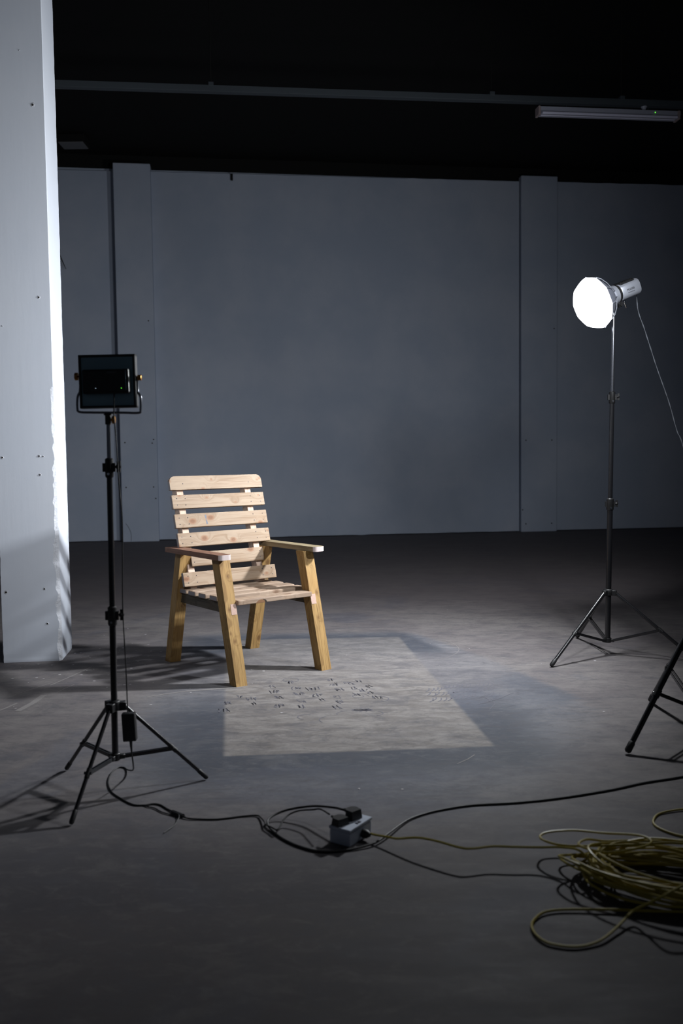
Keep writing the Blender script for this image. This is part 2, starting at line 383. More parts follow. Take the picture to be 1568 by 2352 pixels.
for x, z, r in ((.035, 1.168, .0045), (.236, 1.174, .0045), (.258, 1.172, .003), (.238, 1.068, .004), (.030, .405, .006), (.242, .418, .0045), (.252, .218, .0045), (.262, 2.06, .0045), (.262, 3.11, .006), (.06, 1.9, .002), (.20, 3.4, .002)):
    bm = bmesh.new(); tube(bm, [(x, -.0008, z), (x, .002, z)], [r * 1.0, r * .9], 10); o = link('screw_hole', bm, M_hole, pillar)
    bm = bmesh.new(); bmesh.ops.create_circle(bm, segments=14, radius=r * 2.1)
    a = [v.co.copy() for v in bm.verts]; bm.free(); bm = bmesh.new(); random.seed(int(z * 100))
    ou = [bm.verts.new((x + p.x * random.uniform(.7, 1.2), -.0004, z + p.y * random.uniform(.7, 1.2))) for p in a]
    inn = [bm.verts.new((x + p.x / 2.1, -.0022, z + p.y / 2.1)) for p in a]
    for k in range(len(a)): bm.faces.new((ou[k], ou[(k + 1) % len(a)], inn[(k + 1) % len(a)], inn[k]))
    link('plaster_rim', bm, M_rough, o)

# ------------------------------------------------------------------ overhead rail and batten
ryaw = math.radians(7.5); Rt = V((math.cos(ryaw), math.sin(ryaw), 0)); Rn = V((-math.sin(ryaw), math.cos(ryaw), 0))
rail = thing('overhead_rail', 'long grey galvanised rail hung across the dark ceiling', 'rail', matrix=frame(Rt, Rn, V((0, 0, 1)), V((.04, 7.305, 4.010))))
bm = bmesh.new(); s0, s1, hh, ww = -4.6, 5.2, .024, .030
box(bm, ((s0 + s1) / 2, 0, 0), (s1 - s0, ww * 2, hh * 2)); box(bm, ((s0 + s1) / 2, 0, hh), (s1 - s0, ww * 1.2, .004)); bevel(bm, .003, 1)
bmesh.ops.transform(bm, matrix=Matrix.Rotation(-.0075, 4, 'Y'), verts=bm.verts); link('channel', bm, M_rail_m, rail)
for s in (-1.02, 1.22, 2.32, -3.3, 4.3):
    zt = .0075 * s + .024
    bm = bmesh.new(); box(bm, (s, 0, zt + .008), (.04, .066, .03)); bevel(bm, .002, 1); b = link('hanger_bracket', bm, M_rail_m, rail)
    rod('hanger_rod', (s, 0, zt + .02), (s, 0, 1.345), .004, M_dark, b, 6)
bm = bmesh.new(); bmesh.ops.create_cone(bm, cap_ends=True, segments=14, radius1=.012, radius2=.028, depth=.03, matrix=Matrix.Translation((2.52, 0, -.012)) @ Matrix.Translation((0, -.0, -.004))); link('junction_boss', bm, M_batten, rail)
bt = thing('fluorescent_batten', 'unlit twin fluorescent batten light hanging just under the rail at upper right', 'ceiling light', matrix=frame(Rt, Rn, V((0, 0, 1)), V((1.629, 7.514, 3.937))) @ Matrix.Rotation(-.004, 4, 'Y'))
L_ = 1.235
bm = bmesh.new(); box(bm, (L_ / 2, 0, .012), (L_ - .02, .06, .036)); bevel(bm, .003, 1); link('housing', bm, M_batten, bt)
bm = bmesh.new(); prism(bm, [(-.045, -.03), (-.04, -.032), (.04, -.032), (.045, -.03), (.03, -.005), (-.03, -.005)], 0, L_ - .06)
bmesh.ops.transform(bm, matrix=Matrix(((0, 0, 1, .02), (1, 0, 0, 0), (0, 1, 0, .0), (0, 0, 0, 1))), verts=bm.verts); link('reflector', bm, M_batten, bt)
for s in (-1, 1): rod('tube', (.03, s * .022 - .02, -.026), (L_ - .05, s * .022 - .02, -.026), .011, M_tube, bt)
for s in (.008, L_ - .03):
    bm = bmesh.new(); box(bm, (s, 0, -.006), (.02, .085, .07)); bevel(bm, .004, 2); link('end_cap', bm, mat('end_cap_plastic', (.25, .2, .2), .6), bt)
for s in (.25, .95): rod('suspension', (s, 0, .03), (s, 0, .06), .003, M_rail_m, bt, 6)
bm = bmesh.new(); tube(bm, [(1.0, -.030, .01), (1.0, -.033, .01)], .0035, 8); link('indicator', bm, M_green, bt)
cl = thing('ceiling_light', 'dim square ceiling light panel above the top left of the back wall', 'ceiling light', (-3.43, 12.0, 5.35))
bm = bmesh.new(); box(bm, (0, 0, -.06), (.36, .30, .1)); bevel(bm, .01, 1); link('housing', bm, M_dark, cl)
bm = bmesh.new(); box(bm, (0, 0, -.115), (.32, .26, .012)); bevel(bm, .004, 1); link('diffuser', bm, mat('dim_diffuser', (.12, .12, .125), .6), cl)

# ------------------------------------------------------------------ chair
cu = V((.7934, .6087, 0)); cv = V((.6087, -.7934, 0)); cz = V((0, 0, 1))
ch = thing('wooden_armchair', 'pale slatted pine garden armchair standing alone on the stained concrete floor', 'chair', matrix=frame(cu, cv, cz, V((-.5218, 4.9345, 0))) @ Matrix.Diagonal((1, 1, 1, 1)))
# note: chair frame is (right, forward, up) = left-handed, so mirror-safe builders below work on explicit points
ch.matrix_world = frame(cu, -cv, cz, V((-.5218, 4.9345, 0)))     # local y = backward
def CP(u, v, z): return V((u, -v, z))
def leg(u0, u1, foot, top, zt=.634):
    # foot=(rear v, front v) at floor, top likewise
    a = CP((u0 + u1) / 2, (foot[0] + foot[1]) / 2, 0); b = CP((u0 + u1) / 2, (top[0] + top[1]) / 2, zt)
    x = (b - a).normalized(); y = V((1, 0, 0)); z = x.cross(y)
    Mx = frame(x, y, z, (a + b) / 2)
    bm = bmesh.new(); vs = []
    for z_, (vr, vf) in ((0, foot), (zt, top)):
        vs.append([bm.verts.new(Mx.inverted() @ CP(u, v, z_)) for u, v in ((u0, vf), (u1, vf), (u1, vr), (u0, vr))])
    for k in range(4): bm.faces.new((vs[0][k], vs[0][(k + 1) % 4], vs[1][(k + 1) % 4], vs[1][k]))
    bm.faces.new(vs[0][::-1]); bm.faces.new(vs[1]); bevel(bm, .0025, 2)
    return link('leg', bm, M_tan, ch, Mx)
leg(-.300, -.236, (.300, .366), (.138, .212)); leg(.236, .300, (.296, .360), (.130, .202))
leg(-.300, -.236, (-.420, -.357), (-.262, -.200)); leg(.236, .300, (-.430, -.368), (-.266, -.205))
def board(name, c_, xdir, ydir, L, Wd, T, mats, bev=.004, parent=ch, outline=None, seg=2):
    x, y = V(xdir).normalized(), V(ydir).normalized(); z = x.cross(y)
    bm = bmesh.new()
    if outline: prism(bm, outline, -T / 2, T / 2)
    else: box(bm, (0, 0, 0), (L, Wd, T))
    bevel(bm, bev, seg, 35); bm.normal_update(); endmat(bm, L / 2, 1)
    return link(name, bm, mats, parent, frame(x, y, z, c_))
# side rails let through the front legs
def rail_board(u, sl, v1):
    o = board('seat_rail', CP(u, -.01, .378), (0, -1, 0), (0, 0, 1), .575, .054, .033, [M_rail, M_end], .0012)
    for vtx in o.data.vertices:     # the front end is cut to the slope of the leg it passes through
        if vtx.co.x > .2: vtx.co.x += (v1 + .0012 - .2775) - sl * vtx.co.y
rail_board(-.2535, .243, .2742); rail_board(.2535, .249, .2658)
# seat slats
for k in range(4):
    v0 = -.262 + .1125 * k
    board('seat_slat', CP(0, v0 + .038, .4195), (1, 0, 0), (0, 1, 0), .572 + random.uniform(-.006, .006), .078, .027, [M_seat, M_endgrey], .008, seg=3)
board('seat_slat', CP(0, .236, .4085), (1, 0, 0), (0, 1, 0), .468, .094, .026, [M_seat, M_end], .006, seg=3)
fs = [o for o in ch.children if o.name.startswith('seat_slat')][-1]
def smear(parent, pts, m_, name, axis='z', off=0.0):
    bm = bmesh.new(); cx_ = sum(p[0] for p in pts) / len(pts); cy_ = sum(p[1] for p in pts) / len(pts)
    mk = (lambda a, b: (a, b, off)) if axis == 'z' else (lambda a, b: (a, off, b))
    c_ = bm.verts.new(mk(cx_, cy_)); vs = [bm.verts.new(mk(*p)) for p in pts]
    for i in range(len(vs)): bm.faces.new((c_, vs[i], vs[(i + 1) % len(vs)]))
    return link(name, bm, m_, parent)
M_burn = mat('dark_resin', (.035, .025, .02), .5)
smear(fs, [(-.125, -.010), (-.11, .002), (-.09, .006), (-.072, .003), (-.064, -.010), (-.080, -.011), (-.1, -.011)], mat('brown_knot', (.22, .11, .05), .6), 'knot', 'y', -.0474)
smear(fs, [(-.082, .007), (-.064, .002), (-.056, -.010), (-.067, -.011), (-.071, -.002), (-.080, .004)], M_burn, 'resin_streak', 'y', -.0477)
# back
bd = V((0, .27, 1.0)).normalized()        # up the back, leaning backward (local +y is backward)
def backpt(z, d=0):   # point on slat front plane, d = depth behind it
    v = -.163 - .27 * (z - .451); p = CP(0, v, z); n = V((0, 1, -.27)).normalized(); return p + n * d
def screws(o, xs, ys, T, rad=.0028):
    bm = bmesh.new()
    for x in xs:
        for y in ys:
            tube(bm, [(x + random.uniform(-.003, .003), y + random.uniform(-.003, .003), s_ * (T / 2 - .001)) for s_ in (1,)] + [(x, y, T / 2 + .0006)], rad, 6)
    q = link('screws', bm, M_screw, o); stuff(q)
for k, (z0, hw) in enumerate(((.451, .300), (.556, .236), (.664, .298), (.768, .300), (.873, .300), (.977, .300))):
    zc = z0 + .0375; w = .078; outline = None
    if k == 5:
        rr = .034; outline = [(-hw, -w / 2), (hw, -w / 2)]
        outline += [(hw - rr + rr * math.cos(a), w / 2 - rr + rr * math.sin(a)) for a in [PI / 2 * i / 7 for i in range(8)]]
        outline += [(-hw + rr + rr * math.cos(a), w / 2 - rr + rr * math.sin(a)) for a in [PI / 2 + PI / 2 * i / 7 for i in range(8)]]
    o = board('back_slat', backpt(zc, .011), (1, 0, 0), bd, hw * 2, w, .022, [M_pale, M_endgrey], .0035, outline=outline)
    # slat faces forward = local +z or -z ; x cross bd = forward
    xs = [-.272, .272] if k not in (1, 5) else []
    if k == 3: smear(o, [(-.112, .026), (-.104, .028), (-.102, .016), (-.106, .004), (-.101, -.010), (-.098, -.024), (-.108, -.027), (-.110, -.012), (-.108, .002), (-.112, .014)], mat('blue_paint', (.10, .115, .155), .6), 'paint_smear', 'z', .0113)
    screws(o, xs + [-.218, .208], (-.018, .018) if k != 5 else (-.006,), .022)
def stile(u0, u1):
    a, b = backpt(.442, .0225), backpt(1.040, .0225); n = V((0, 1, -.27)).normalized()
    c_ = (a + b) / 2 + n * .0275; c_.x = (u0 + u1) / 2
    board('back_stile', c_, bd, (1, 0, 0), (b - a).length, u1 - u0, .055, [M_stile, M_end], .002)
stile(-.253, -.213); stile(.190, .229)
def arm(sgn, m_, v0, v1):
    u0, u1 = .262, .336; hw = (u1 - u0) / 2; L = v1 - v0; r = .022
    out = [(-L / 2, -hw), (L / 2 - r * .6, -hw)] + [(L / 2 - r + r * math.sin(a), -hw + r - r * math.cos(a)) for a in [PI / 2 * i / 5 for i in range(1, 6)]]
    out += [(L / 2 - r + r * math.cos(a), hw - r + r * math.sin(a)) for a in [PI / 2 * i / 5 for i in range(0, 6)]] + [(-L / 2, hw)]
    c_ = CP(sgn * (u0 + u1) / 2, (v0 + v1) / 2, .6475)
    o = board('armrest', c_, (0, -1, 0), (1, 0, 0), L, hw * 2, .027, [m_, M_end, M_cap], .004, outline=out)
    for p in o.data.polygons:
        if p.center.x > L / 2 - r * 1.02 and abs(p.normal.z) < .5: p.material_index = 2
    return o
o = arm(-1, M_red, -.318, .284); o['label'] = 'reddish brown armrest with a pale sawn end'
arm(1, M_arm, -.318, .268)

# ------------------------------------------------------------------ tripod stands
def stand(label, base, top, hub_z, brace_z, feet, radii, secs, brace_t=.42, group=None, name='light_stand'):
    """secs: heights where tube sections change, radii: lower..upper tube radius"""
    bx, by = base; t = thing(name, label, 'light stand', (bx, by, 0), group=group)
    top = V(top) - V((bx, by, 0)); z0 = brace_z - .012
    def at(z): return V((top.x * z / top.z, top.y * z / top.z, z))
    zs = [z0] + secs + [top.z]
    for i in range(len(zs) - 1):
        r = radii[i]; rod('pole_section', at(zs[i]), at(zs[i + 1]), r, M_black if i < len(zs) - 2 else M_chrome, t, 20)
        if i > 0:   # collar with a wing knob at each joint
            z = zs[i]; r0 = radii[i - 1]
            bm = bmesh.new(); tube(bm, [at(z - .055), at(z - .05), at(z + .008), at(z + .012)], [r0 + .002, r0 + .0045, r0 + .0045, r0], 18)
            box(bm, at(z - .02) + V((-r0 - .004, 0, 0)), (.016, .014, .03)); box(bm, at(z - .02) + V((r0 + .004, 0, 0)), (.014, .016, .03))
            cl_ = link('collar', bm, M_plastic, t, smooth=True)
            bm = bmesh.new(); p = at(z - .018); tube(bm, [p + V((r0, 0, 0)), p + V((r0 + .016, 0, 0))], .004, 8)
            for s_ in (-1, 1): box(bm, p + V((r0 + .022, 0, s_ * .010)), (.012, .006, .018))
            tube(bm, [p + V((r0 + .014, 0, 0)), p + V((r0 + .02, 0, 0)), p + V((r0 + .03, 0, 0))], [.007, .009, .004], 8); link('knob', bm, M_plastic, cl_, smooth=True)
            bm = bmesh.new(); p = at(z - .042); tube(bm, [p + V((0, -r0 - .003, 0)), p + V((0, -r0 - .008, 0))], .0045, 8); link('rivet', bm, M_steel, cl_)
    r0 = radii[0]
    bm = bmesh.new(); tube(bm, [at(hub_z - .025), at(hub_z - .022), at(hub_z + .008), at(hub_z + .012)], [r0 + .003, r0 + .010, r0 + .010, r0 + .002], 20)
    hubpts = []
    for fx, fy in feet:
        d = V((fx - bx, fy - by, 0)).normalized(); a = at(hub_z - .010) + d * (r0 + .012)
        rot = Matrix.Rotation(math.atan2(d.y, d.x), 4, 'Z'); box(bm, a, (.034, .026, .030), rot); hubpts.append((a + d * .010, d))
    bevel(bm, .002, 1); link('hub', bm, M_plastic, t, smooth=True)
    bm = bmesh.new(); tube(bm, [at(brace_z - .012), at(brace_z + .014)], r0 + .006, 18)
    for fx, fy in feet:
        d = V((fx - bx, fy - by, 0)).normalized(); box(bm, at(brace_z) + d * (r0 + .010), (.024, .018, .016), Matrix.Rotation(math.atan2(d.y, d.x), 4, 'Z'))
    bevel(bm, .002, 1); link('brace_hub', bm, M_plastic, t, smooth=True)
    rl = r0 * .62
    for (a, d), (fx, fy) in zip(hubpts, feet):
        ft = V((fx - bx, fy - by, rl * .9)); ax = (ft - a).normalized()
        lg = rod('leg', a, ft - ax * .03, rl, M_black, t, 16)
        bm = bmesh.new(); tube(bm, [ft - ax * .045, ft - ax * .04, ft - ax * .006, ft], [rl, rl * 1.22, rl * 1.22, rl * .8], 14); link('rubber_foot', bm, M_rubber, lg, smooth=True)
        j = ft.lerp(a, brace_t); side = d.cross(V((0, 0, 1)))
        bm = bmesh.new(); p0 = at(brace_z) + d * (r0 + .014)
        L = (j - p0).length; x = (j - p0).normalized(); y = side; z = x.cross(y)
        for s_ in (-1, 1): box(bm, (p0 + j) / 2 + side * s_ * (rl * .72), (L, .0035, .013), frame(x, y, z, (0, 0, 0)))
        tube(bm, [j - side * (rl + .006), j + side * (rl + .006)], .005, 8)
        link('brace', bm, M_black, t)
        bm = bmesh.new(); tube(bm, [j - ax * .016, j + ax * .016], rl * 1.25, 14); link('leg_clamp', bm, M_plastic, lg, smooth=True)
    return t, at
feetA = [(-1.032, 3.279), (-.492, 3.166), (-.863, 2.772)]
stand('black tripod light stand beside the pillar carrying the led panel', (-.796, 3.072), (-.787, 3.072, 1.275), .308, .120, feetA, [.0112, .0098, .0072], [.635, 1.143], group='black light stands')
feetB = [(1.121, 4.808), (1.462, 5.572), (1.940, 4.890)]
stand('tall black tripod light stand right of the chair carrying the lit softbox', (1.508, 5.09), (1.533, 5.09, 1.985), .370, .087, feetB, [.0155, .0128, .0100], [.885, 1.485], .44, group='black light stands')
feetC = [(1.081, 3.383), (1.414, 4.096), (1.865, 3.452)]
stand('black tripod light stand cut off by the right edge of the photo', (1.453, 3.644), (1.453, 3.644, 2.05), .47, .11, feetC, [.0175, .0145, .0115], [.95, 1.55], .44, group='black light stands')

# ------------------------------------------------------------------ led panels
M_led = mat('led_diffuser', (.7, .7, .7), .5, emit=(1, .98, .95), es=1.0)
def knob(c_, d, r, L, parent, m_=M_gold, n=10):
    d = V(d).normalized(); c_ = V(c_); bm = bmesh.new()
    tube(bm, [c_ - d * L * .5, c_ - d * L * .45, c_ + d * L * .45, c_ + d * L * .5], [r * .8, r, r, r * .85], 20)
    a = d.orthogonal().normalized(); b = d.cross(a)
    for k in range(n):
        an = 2 * PI * k / n; q = c_ + (a * math.cos(an) + b * math.sin(an)) * r; tube(bm, [q - d * L * .45, q + d * L * .45], r * .18, 5)
    tube(bm, [c_ + d * L * .4, c_ + d * L * 1.3], .0035, 8)
    return link('knob', bm, m_, parent, smooth=True)
def led_panel(label, loc, rotz, tilt, energy, spread):
    lp = thing('led_panel_light', label, 'led light', matrix=Matrix.Translation(loc) @ Matrix.Rotation(rotz, 4, 'Z'), group='led panel lights')
    LPt = Matrix.Rotation(math.radians(-.6), 4, 'Y') @ Matrix.Rotation(tilt, 4, 'X')
    def lpart(name, bm, m_, smooth=False, parent=None):
        bmesh.ops.transform(bm, matrix=LPt, verts=bm.verts); return link(name, bm, m_, parent or lp, smooth=smooth)
    bm = bmesh.new(); w, h = .0955, .0895
    for c_, s in (((0, 0, h - .004), (2 * w, .034, .008)), ((0, 0, -h + .004), (2 * w, .034, .008)), ((w - .004, 0, 0), (.008, .034, 2 * h)), ((-w + .004, 0, 0), (.008, .034, 2 * h))): box(bm, c_, s)
    bevel(bm, .0015, 1); lpart('frame', bm, M_plastic)
    bm = bmesh.new(); box(bm, (0, -.008, 0), (2 * w - .014, .008, 2 * h - .014)); lpart('back_plate', bm, M_teal)
    bm = bmesh.new(); box(bm, (0, .012, 0), (2 * w - .016, .004, 2 * h - .016)); lpart('light_face', bm, M_led)
    bm = bmesh.new(); box(bm, (0, -.026, -.002), (.156, .030, .081)); bevel(bm, .006, 2); cb = lpart('control_box', bm, M_plastic)
    bm = bmesh.new(); box(bm, (.068, -.0415, 0), (.0012, .002, .065)); lpart('ridge', bm, M_teal, parent=cb)
    bm = bmesh.new(); box(bm, (.020, -.0415, .027), (.03, .001, .007)); lpart('display', bm, M_black, parent=cb)
    bm = bmesh.new(); tube(bm, [(.053, -.0405, -.026), (.053, -.043, -.026)], .0010, 8); lpart('green_indicator', bm, M_green, parent=cb)
    bm = bmesh.new(); tube(bm, [(-.033, -.0405, -.025), (-.033, -.043, -.025)], .0012, 8); lpart('white_indicator', bm, M_white_led, parent=cb)
    yk = [(-.096, 0, .019), (-.097, 0, -.028), (-.106, 0, -.051), (-.108, 0, -.088), (-.101, 0, -.101), (-.061, 0, -.1035), (-.005, 0, -.1045), (.050, 0, -.1055), (.099, 0, -.1065), (.106, 0, -.097), (.107, 0, -.053), (.098, 0, -.033), (.098, 0, .017)]
    bm = bmesh.new(); tube(bm, catmull(yk, 5), .0042, 10); link('yoke', bm, M_chrome, lp, smooth=True)
    knob((-.107, -.002, .018), (1, 0, 0), .0115, .011, lp); knob((.106, -.002, .012), (-1, 0, 0), .0085, .013, lp)
    bm = bmesh.new(); box(bm, (-.004, 0, -.111), (.024, .03, .006)); box(bm, (-.004, 0, -.128), (.017, .024, .034)); bevel(bm, .002, 1); link('stand_mount', bm, M_plastic, lp)
    knob((.014, 0, -.129), (-1, 0, 0), .0115, .010, lp)
    # the lamp behind its diffuser shines away from the controls
    la = D.lights.new('led_panel_lamp', 'AREA'); la.shape = 'RECTANGLE'; la.size = .17; la.size_y = .16; la.energy = energy; la.color = LCOL; la.spread = math.radians(spread)
    lo = D.objects.new('lamp', la); COL.objects.link(lo); lo.parent = lp
    lo.matrix_local = LPt @ Matrix.Translation((0, .022, 0)) @ V((0, 1, 0)).to_track_quat('-Z', 'Y').to_matrix().to_4x4()
    return lp
led_panel('flat square led panel light seen from behind, on the stand by the pillar', (-.783, 3.072, 1.413), 0, 0, PANEL_W, 120)
EPOS = V((1.475, 3.644, 2.085 + .11)); eaim = V(EDGE_AIM) - EPOS
led_panel('second led panel light, on the stand just beyond the right edge of the photo', EPOS, math.atan2(eaim.y, eaim.x) - PI / 2, math.atan2(eaim.z, math.hypot(eaim.x, eaim.y)), EDGE_W, EDGE_SPREAD)

# power adapter hanging from the panel, its cord run and plug
ad = thing('power_adapter', 'black power brick hanging beside the led panel stand with its thin cord on the floor', 'power adapter', (-.738, 3.05, 0))
o_ = V((-.738, 3.05, 0))
bm = bmesh.new(); box(bm, (0, 0, 0), (.046, .030, .098)); bevel(bm, .005, 2)
link('adapter_block', bm, M_plastic, ad, Matrix.Translation((.0, 0, .232)) @ Matrix.Rotation(math.radians(-2.2), 4, 'Y'))
up = [(-.754, 3.048, 1.370), (-.756, 3.03, 1.330), (-.757, 3.03, 1.289), (-.755, 3.04, 1.231), (-.751, 3.05, 1.069), (-.746, 3.05, .995), (-.744, 3.05, .936), (-.746, 3.05, .818), (-.750, 3.05, .638), (-.746, 3.05, .488), (-.744, 3.05, .397), (-.743, 3.05, .283)]
up[0] = (-.754, 3.028, 1.372)
bm = bmesh.new(); tube(bm, catmull([V(p) - o_ for p in up], 5), .0021, 8); link('upper_cord', bm, M_rubber, ad, smooth=True)
A = [(-.7345, 3.05, .180), (-.734, 3.055, .14), (-.738, 3.09, .085), (-.764, 3.19, .03), (-.80, 3.262, .006), (-.824, 3.298, .003), (-.848, 3.289, .003), (-.854, 3.225, .003), (-.841, 3.141, .003), (-.808, 3.056, .003), (-.764, 2.995, .003), (-.706, 2.935, .003), (-.668, 2.927, .003), (-.641, 2.937, .003), (-.613, 2.929, .003), (-.581, 2.891, .003), (-.537, 2.843, .006), (-.504, 2.813, .004), (-.454, 2.805, .003), (-.405, 2.804, .003), (-.358, 2.816, .003), (-.324, 2.826, .003), (-.283, 2.828, .004), (-.267, 2.803, .006), (-.254, 2.765, .010), (-.246, 2.735, .012), (-.225, 2.708, .014), (-.208, 2.685, .016), (-.199, 2.707, .02), (-.194, 2.731, .024), (-.176, 2.767, .03), (-.144, 2.773, .04), (-.1, 2.755, .05), (-.077, 2.734, .060), (-.048, 2.678, .066)]
bm = bmesh.new(); tube(bm, [V((-.7345, 3.05, .188)) - o_, V((-.7343, 3.051, .165)) - o_, V((-.734, 3.055, .142)) - o_], [.006, .0045, .003], 8); link('strain_relief', bm, M_rubber, ad, smooth=True)
bm = bmesh.new(); tube(bm, catmull([V(p) - o_ for p in A], 6), .0027, 8); link('lower_cord', bm, M_rubber, ad, smooth=True)
A2 = [(-.668, 2.927, .003), (-.650, 2.914, .003), (-.625, 2.900, .003), (-.596, 2.868, .003), (-.559, 2.843, .003), (-.527, 2.824, .003), (-.51, 2.818, .006)]
bm = bmesh.new(); tube(bm, catmull([V(p) - o_ for p in A2], 6), .0022, 6); link('folded_cord', bm, M_rubber, ad, smooth=True)
A3 = [(-.540, 2.846, .010), (-.53, 2.815, .009), (-.53, 2.79, .008), (-.537, 2.753, .004), (-.558, 2.705, .003)]
bm = bmesh.new(); tube(bm, catmull([V(p) - o_ for p in A3], 5), .0016, 6); tube(bm, [V((-.56, 2.862, .005)) - o_, V((-.52, 2.826, .005)) - o_], .008, 8); link('cable_tie', bm, M_rubber, ad, smooth=True)
def plug(parent, c_, ang, off, zb=.0):
    """flat UK style plug lying pins-down; cable leaves along +x"""
    Mx = Matrix.Translation(V(c_) - off) @ Matrix.Rotation(ang, 4, 'Z')
    bm = bmesh.new(); out = [(-.020, -.021), (.010, -.024), (.022, -.012), (.022, .012), (.010, .024), (-.020, .021)]
    prism(bm, out, 0, .020); vs = [v for v in bm.verts if v.co.z > .01]
    for v in vs: v.co.x *= .86; v.co.y *= .86
    bevel(bm, .003, 2); o = link('plug', bm, M_plastic, parent, Mx, smooth=True)
    bm = bmesh.new(); tube(bm, [(.018, 0, .010), (.030, 0, .010), (.040, 0, .010)], [.007, .005, .0035], 8); link('cord_grip', bm, M_plastic, o, smooth=True)
    return o
plug(ad, (-.0165, 2.640, .0525), math.radians(128), o_)

# ------------------------------------------------------------------ socket box
la_ = V((.56, .828, 0)); sa_ = V((-.828, .56, 0)); BC = V((.0165, 2.660, 0))
sb = thing('socket_box', 'small white two-way mains socket box on the floor at the end of the yellow cable', 'extension socket', matrix=frame(la_, sa_, V((0, 0, 1)), BC))
bm = bmesh.new(); box(bm, (0, 0, .0205), (.120, .072, .041)); bevel(bm, .003, 2); link('back_box', bm, M_box, sb)
bm = bmesh.new(); box(bm, (0, 0, .0468), (.124, .076, .0095)); bevel(bm, .003, 3); fp = link('faceplate', bm, M_box, sb)
for x in (-.005, .008):
    bm = bmesh.new(); box(bm, (x, -.026, .0525), (.008, .010, .003)); bevel(bm, .001, 1); link('switch', bm, mat('switch_grey', (.12, .12, .16), .5), fp)
for x, y in ((.050, 0), (-.050, 0)):
    bm = bmesh.new(); tube(bm, [(x, y, .051), (x, y, .0522)], .003, 10); link('faceplate_screw', bm, M_steel, fp)

# ------------------------------------------------------------------ black mains cable with plug
B = [(1.46, 3.70, .004), (1.42, 3.42, .004), (1.328, 3.20, .004), (1.199, 3.13, .004), (1.044, 3.075, .004), (.903, 3.01, .004), (.709, 2.942, .004), (.557, 2.908, .004), (.411, 2.891, .004), (.292, 2.847, .004), (.218, 2.796, .005), (.18, 2.746, .008), (.135, 2.667, .012), (.086, 2.603, .008), (.009, 2.567, .004), (-.068, 2.557, .004), (-.132, 2.591, .004), (-.187, 2.648, .004), (-.229, 2.716, .005), (-.243, 2.754, .01), (-.237, 2.782, .015), (-.211, 2.807, .02), (-.17, 2.813, .03), (-.1, 2.796, .045), (-.037, 2.745, .060), (.000, 2.708, .066)]
ob = V((1.46, 3.70, 0))
bc = thing('power_cable', 'thick black mains cable looping round the socket box from the right', 'cable', ob)
bm = bmesh.new(); tube(bm, catmull([V(p) - ob for p in B], 8), .0036, 8); link('cord', bm, M_rubber, bc, smooth=True)
plug(bc, (.0235, 2.683, .0525), math.radians(132), ob).scale = (1.0, 1.0, 1.35)

# ------------------------------------------------------------------ yellow extension cable
yo = V((.87, 2.34, 0))
yc = thing('extension_cable', 'yellow extension cable in a tangled coil at the lower right, leading to the socket box', 'cable', yo)
Yl = [(.064, 2.651, .020), (.085, 2.634, .020), (.123, 2.605, .025), (.154, 2.58, .030), (.208, 2.55, .045), (.258, 2.516, .05), (.315, 2.474, .05), (.35, 2.462, .05), (.413, 2.475, .05), (.473, 2.47, .05), (.546, 2.465, .05), (.601, 2.441, .060), (.640, 2.39, .070)]
pts = [V(p) for p in Yl]
random.seed(11); nl = 26; cx0, cy0 = .875, 2.325
rot = math.radians(-22)
ang = math.radians(165)
for L in range(nl):
    a0 = .235 + .035 * math.sin(L * 2.3) + random.uniform(-.02, .02); b0 = .128 + .020 * math.sin(L * 1.7 + 1) + random.uniform(-.015, .015)
    dx, dy = random.uniform(-.03, .04), random.uniform(-.022, .022); rr = rot + random.uniform(-.2, .2)
    zb = .006 + .0024 * L
    for k in range(10):
        an = ang + 2 * PI * k / 10
        if L == 0 and k < 1: continue
        x, y = a0 * math.cos(an), b0 * math.sin(an)
        z = zb * (.65 + .35 * math.sin(an * 1 + L)) + random.uniform(0, .008) + (.012 if math.sin(an) < 0 else 0)
        pts.append(V((cx0 + dx + x * math.cos(rr) - y * math.sin(rr), cy0 + dy + x * math.sin(rr) + y * math.cos(rr), max(.005, z))))
# loops that stray out of the coil
pts += [V(p) for p in [(.62, 2.45, .06), (.560, 2.505, .055), (.580, 2.56, .05), (.66, 2.565, .055), (.74, 2.52, .065), (.82, 2.455, .085), (.835, 2.40, .09), (.78, 2.36, .09), (.70, 2.36, .08), (.646, 2.429, .07), (.682, 2.490, .06), (.752, 2.545, .03), (.825, 2.575, .018), (.921, 2.596, .006), (1.0, 2.606, .005), (1.09, 2.66, .005), (1.20, 2.76, .005), (1.17, 2.83, .005), (1.086, 2.834, .005), (1.002, 2.805, .004), (.962, 2.751, .004), (.956, 2.708, .004), (.973, 2.669, .004), (1.01, 2.633, .004), (1.10, 2.58, .006), (1.18, 2.45, .010), (1.16, 2.30, .010), (1.02, 2.20, .010), (.90, 2.165, .012), (.838, 2.172, .012), (.735, 2.184, .010), (.661, 2.195, .008), (.553, 2.202, .006), (.496, 2.190, .006), (.462, 2.155, .005), (.450, 2.122, .005), (.453, 2.084, .005), (.474, 2.049, .005), (.521, 2.033, .005), (.564, 2.039, .005), (.606, 2.061, .008), (.654, 2.107, .012), (.705, 2.157, .022), (.732, 2.145, .045), (.765, 2.125, .075), (.84, 2.16, .09), (.93, 2.22, .08)]]
bm = bmesh.new(); tube(bm, catmull([p - yo for p in pts], 7), .0034, 7); link('cord', bm, M_yellow, yc, smooth=True)
bm = bmesh.new(); d = V((.60, -.80, 0)); p = V((.050, 2.668, .020)); sa2 = V((.828, -.56, 0))
p = BC + la_ * .008 + sa2 * .038 + V((0, 0, .020))
